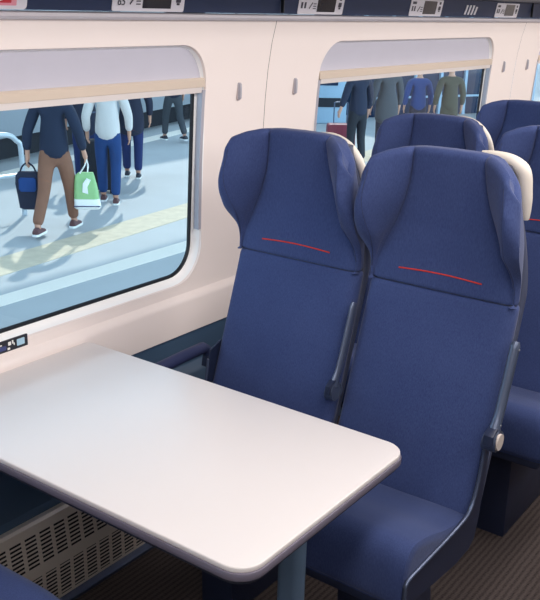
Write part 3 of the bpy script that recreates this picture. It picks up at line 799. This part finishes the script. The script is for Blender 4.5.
# walking man; heading away from the camera
AW = -.86
man, hm = person('man in navy jacket and brown trousers walking away with a green bag', (6.79, 7.95, PFZ), -1.10, c_navy, c_brown, c_brownshoe, h_brown,
    ((-.10, -.36, .04), (.17, .27, 0)), (((-.29, -.04, 1.12), (-.30, -.04, .88)), ((.29, .0, 1.13), (.30, .12, .90))), H=1.80)
wom, hw_ = person('woman in pale knit top and blue jeans walking away beyond the man', (8.33, 8.68, PFZ), AW, c_white, c_jean, c_brownshoe, h_fair,
    ((.08, .12, 0), (.02, -.10, 0)), None, H=1.78)
p3, hp3 = person('person in dark coat and dark blue trousers, right of the woman in jeans', (9.85, 9.74, PFZ), AW, c_dark, c_darkblue, c_greyshoe, h_black,
    ((.10, .12, 0), (.02, -.06, 0)), None, H=1.76, topw=1.15, hem=.62)
p4, hp4 = person('distant person in dark clothes mid-stride near the far platform edge', (13.2, 11.9, PFZ), AW+.5, c_dark, c_grey, c_greyshoe, h_black,
    ((.16, .22, 0), (-.06, -.30, .05)), (((-.30, .06, 1.15), (-.24, .30, 1.05)), ((.27, .05, 1.13), (.27, .10, .90))), H=1.72)
p5, hp5 = person('person in black clothes with a red suitcase, seen through the second window', (13.36, 7.84, PFZ), AW+.4, c_dark, M['black'], c_greyshoe, h_black,
    ((.04, .04, 0), (.02, -.06, 0)), (((-.29, -.02, 1.15), (-.36, -.02, .96)), ((.27, .05, 1.13), (.27, .10, .90))), H=1.76)
p6, hp6 = person('person in long grey coat in the middle of the second window', (14.2, 7.75, PFZ), AW+.2, c_grey, c_dark, c_greyshoe, h_brown,
    ((.04, .06, 0), (.02, -.06, 0)), None, H=1.80, topw=1.25, hem=.60)
p7, hp7 = person('person in bright blue top, through the second window right of the grey coat', (15.6, 7.85, PFZ), AW, c_blue, c_dark, c_greyshoe, h_black,
    ((.04, .06, 0), (.02, -.06, 0)), None, H=1.62)
p8, hp8 = person('person in mottled olive jacket, rightmost figure through the second window', (15.7, 7.25, PFZ), AW, c_olive, c_olive, c_greyshoe, h_black,
    ((.04, .06, 0), (.02, -.06, 0)), None, H=1.70)
p9, hp9 = person('person in dark coat close behind the black suitcase, left of the woman in jeans', (8.95, 9.80, PFZ), AW, c_dark, c_darkblue, c_greyshoe, h_brown,
    ((.02, .02, 0), (.10, .10, 0)), None, H=1.80, topw=1.15, hem=.65)
p9b = p9
# green and white carrier bag held by the man
hand = hm[1]
def carrier():
    t = thing('carrier_bag', 'green and white plastic carrier bag in the man\'s right hand', 'bag', tuple(hand+Vector((0.0, 0, -.575))), AW); t.scale = (.84, .9, 1.03)
    def ring(z, hw, hd, sh=0): return [(x+sh, y, z) for x, y in rrect(-hw, hw, -hd, hd, (hd*.9,)*4, 4)]
    b = BM(); loft(b, [ring(.0, .165, .05), ring(.02, .185, .07), ring(.06, .182, .075), ring(.12, .175, .07, -.01)], cap=True); obj('bag_bottom', b, M['white'], t)
    b = BM(); loft(b, [ring(.118, .175, .0695, -.01), ring(.20, .168, .062, -.012), ring(.28, .155, .050, -.02), ring(.38, .135, .035, -.03), ring(.42, .10, .02, -.01)], cap=True); g = obj('bag_body', b, mat('bag_green', S(146, 190, 126), .5, noise=.08), t)
    b = BM(); prism(b, [(-.06, .20), (.02, .18), (.01, .26), (.06, .34), (.0, .36), (-.05, .30)], 'y', -.068, -.045, .002); obj('white_print', b, M['white'], g)
    b = BM(); prism(b, rrect(-.182, .182, .035, .045, (.003,)*4, 2), 'y', -.079, -.06); obj('dark_stripe', b, c_darkblue, t)
    for s in (-1, 1):
        b = BM(); tube(b, spline([(-.04+.05*s, s*.012, .41), (.0+.02*s, s*.010, .50), (0, 0, .575)], 5), [.026]+[.018]*9+[.010], 8, .5); obj('bag_handle', b, M['white'], t)
carrier()
hand = hm[0]
t = thing('shoulder_bag', 'dark blue bag hanging from the man\'s left hand', 'bag', tuple(hand+Vector((0, 0, -.54))), AW)
b = BM(); loft(b, [[(x*k_, y*q, z) for x, y in rrect(-.15, .15, -.06, .06, (.05,)*4, 4)] for z, k_, q in ((0, .5, .5), (.02, .75, .9), (.15, .85, 1.1), (.3, 1.0, 1.1), (.40, .95, .9), (.44, .7, .5))]); obj('bag_body', b, c_dark, t)
b = BM(); loft(b, [[(x, y, z) for x, y in rrect(-.10*k_, .10*k_, -.085, -.055, (.012,)*4, 3)] for z, k_ in ((.22, .8), (.25, 1), (.36, 1), (.38, .8))]); obj('front_pocket', b, c_blue, t)
for s in (-1, 1):
    b = BM(); tube(b, spline([(s*.09, 0, .43), (s*.06, 0, .50), (0, 0, .548)], 5), .010, 8); obj('bag_handle', b, c_dark, t)
# trolley cases
def suitcase(label, loc, rz, m, H_=.62, W_=.42):
    t = thing('suitcase', label, 'suitcase', loc, rz)
    b = BM(); prism(b, rrect(-W_/2, W_/2, .05, H_, (.05,)*4, 5), 'y', -.13, .13, .02); obj('case_body', b, m, t)
    b = BM()
    for k in range(5): prism(b, rrect(-W_/2+.05+k*(W_-.1)/4-.01, -W_/2+.05+k*(W_-.1)/4+.01, .10, H_-.06, (.005,)*4, 2), 'y', -.137, -.125)
    obj('ribs', b, m, t)
    b = BM(); tube(b, spline([(-.12, .10, H_-.02), (-.12, .10, H_+.30), (-.10, .10, H_+.36), (.10, .10, H_+.36), (.12, .10, H_+.30), (.12, .10, H_-.02)], 4), .011, 8, up=Vector((0, 1, 0))); obj('telescopic_handle', b, M['arm'], t)
    for sx_ in (-1, 1):
        for sy_ in (-1, 1):
            b = BM(); bmesh.ops.create_cone(b, cap_ends=True, segments=14, radius1=.03, radius2=.03, depth=.025)
            for v in b.verts: v.co = Vector((sx_*(W_/2-.05)+v.co.z, sy_*.09+v.co.x, .03+v.co.y))
            bmesh.ops.recalc_face_normals(b, faces=b.faces[:]); obj('wheel', b, M['black'], t)
suitcase('large black wheeled suitcase between the man and the woman in jeans', (8.72, 9.30, PFZ), AW, M['black'], .74, .46)
suitcase('dark red wheeled suitcase beside the black-clad person, through second window', (13.78, 8.42, PFZ), AW, mat('case_red', S(132, 42, 58), .5, noise=.1), .62, .50)
# added dark kiosk, darkening the second-window view; pale units for unidentified shapes
M['kioskglass'] = mat('dark_blue_glass', S(22, 44, 72), .15, noise=.3, nscale=1.5)
M['mullion'] = mat('pale_mullion', S(150, 176, 196), .5, noise=.04)
a0, a1 = Vector((19.4, 11.3, PFZ)), Vector((24.6, 8.9, PFZ)); ax = (a1-a0)
t = thing('station_kiosk', 'dark glazed kiosk with pale uprights far down the platform, through second window', 'kiosk', tuple(a0), math.atan2(ax.y, ax.x))
Lk = ax.length
b = bbox(0, Lk, .05, 2.4, 0, 3.0, bev=.03); obj('body', b, M['kioskglass'], t)
b = bbox(-.1, Lk+.1, -.15, 2.5, 3.0, 3.18, bev=.02); obj('roof', b, M['navy_panel'], t)
for k in range(8):
    x = Lk*k/7; b = bbox(x-.04, x+.04, -.02, .06, 0, 3.0); obj('upright', b, M['mullion'], t)
for k, z in enumerate((.45, 1.35, 2.2)):
    b = bbox(.02, Lk*.98, .0, .055, z, z+.05); obj('crossbar', b, M['mullion'], t)
for k, (x, y, h_, lab) in enumerate(((18.0, 11.45, 1.75, 'pale upright ticket machine left of the dark kiosk, in the second window'), (19.0, 13.6, 2.0, 'second pale upright machine, farther back and left of the dark kiosk'))):
    t = thing('ticket_machine', lab, 'machine', (x, y, PFZ), -.8, 'ticket machines on the platform')  # made-up cabinets filling in for pale shapes of unknown kind
    b = BM(); prism(b, rrect(-.45, .45, 0, h_, (.06, .06, .01, .01), 4), 'y', -.25, .25, .02); obj('cabinet', b, M['mullion'], t)
    b = BM(); prism(b, rrect(-.28, .22, h_*.5, h_*.82, (.02,)*4, 3), 'y', -.262, -.245); obj('screen', b, M['kioskglass'], t)
    b = BM(); prism(b, rrect(-.3, .3, h_*.22, h_*.34, (.02,)*4, 3), 'y', -.262, -.245); obj('tray', b, M['black'], t)
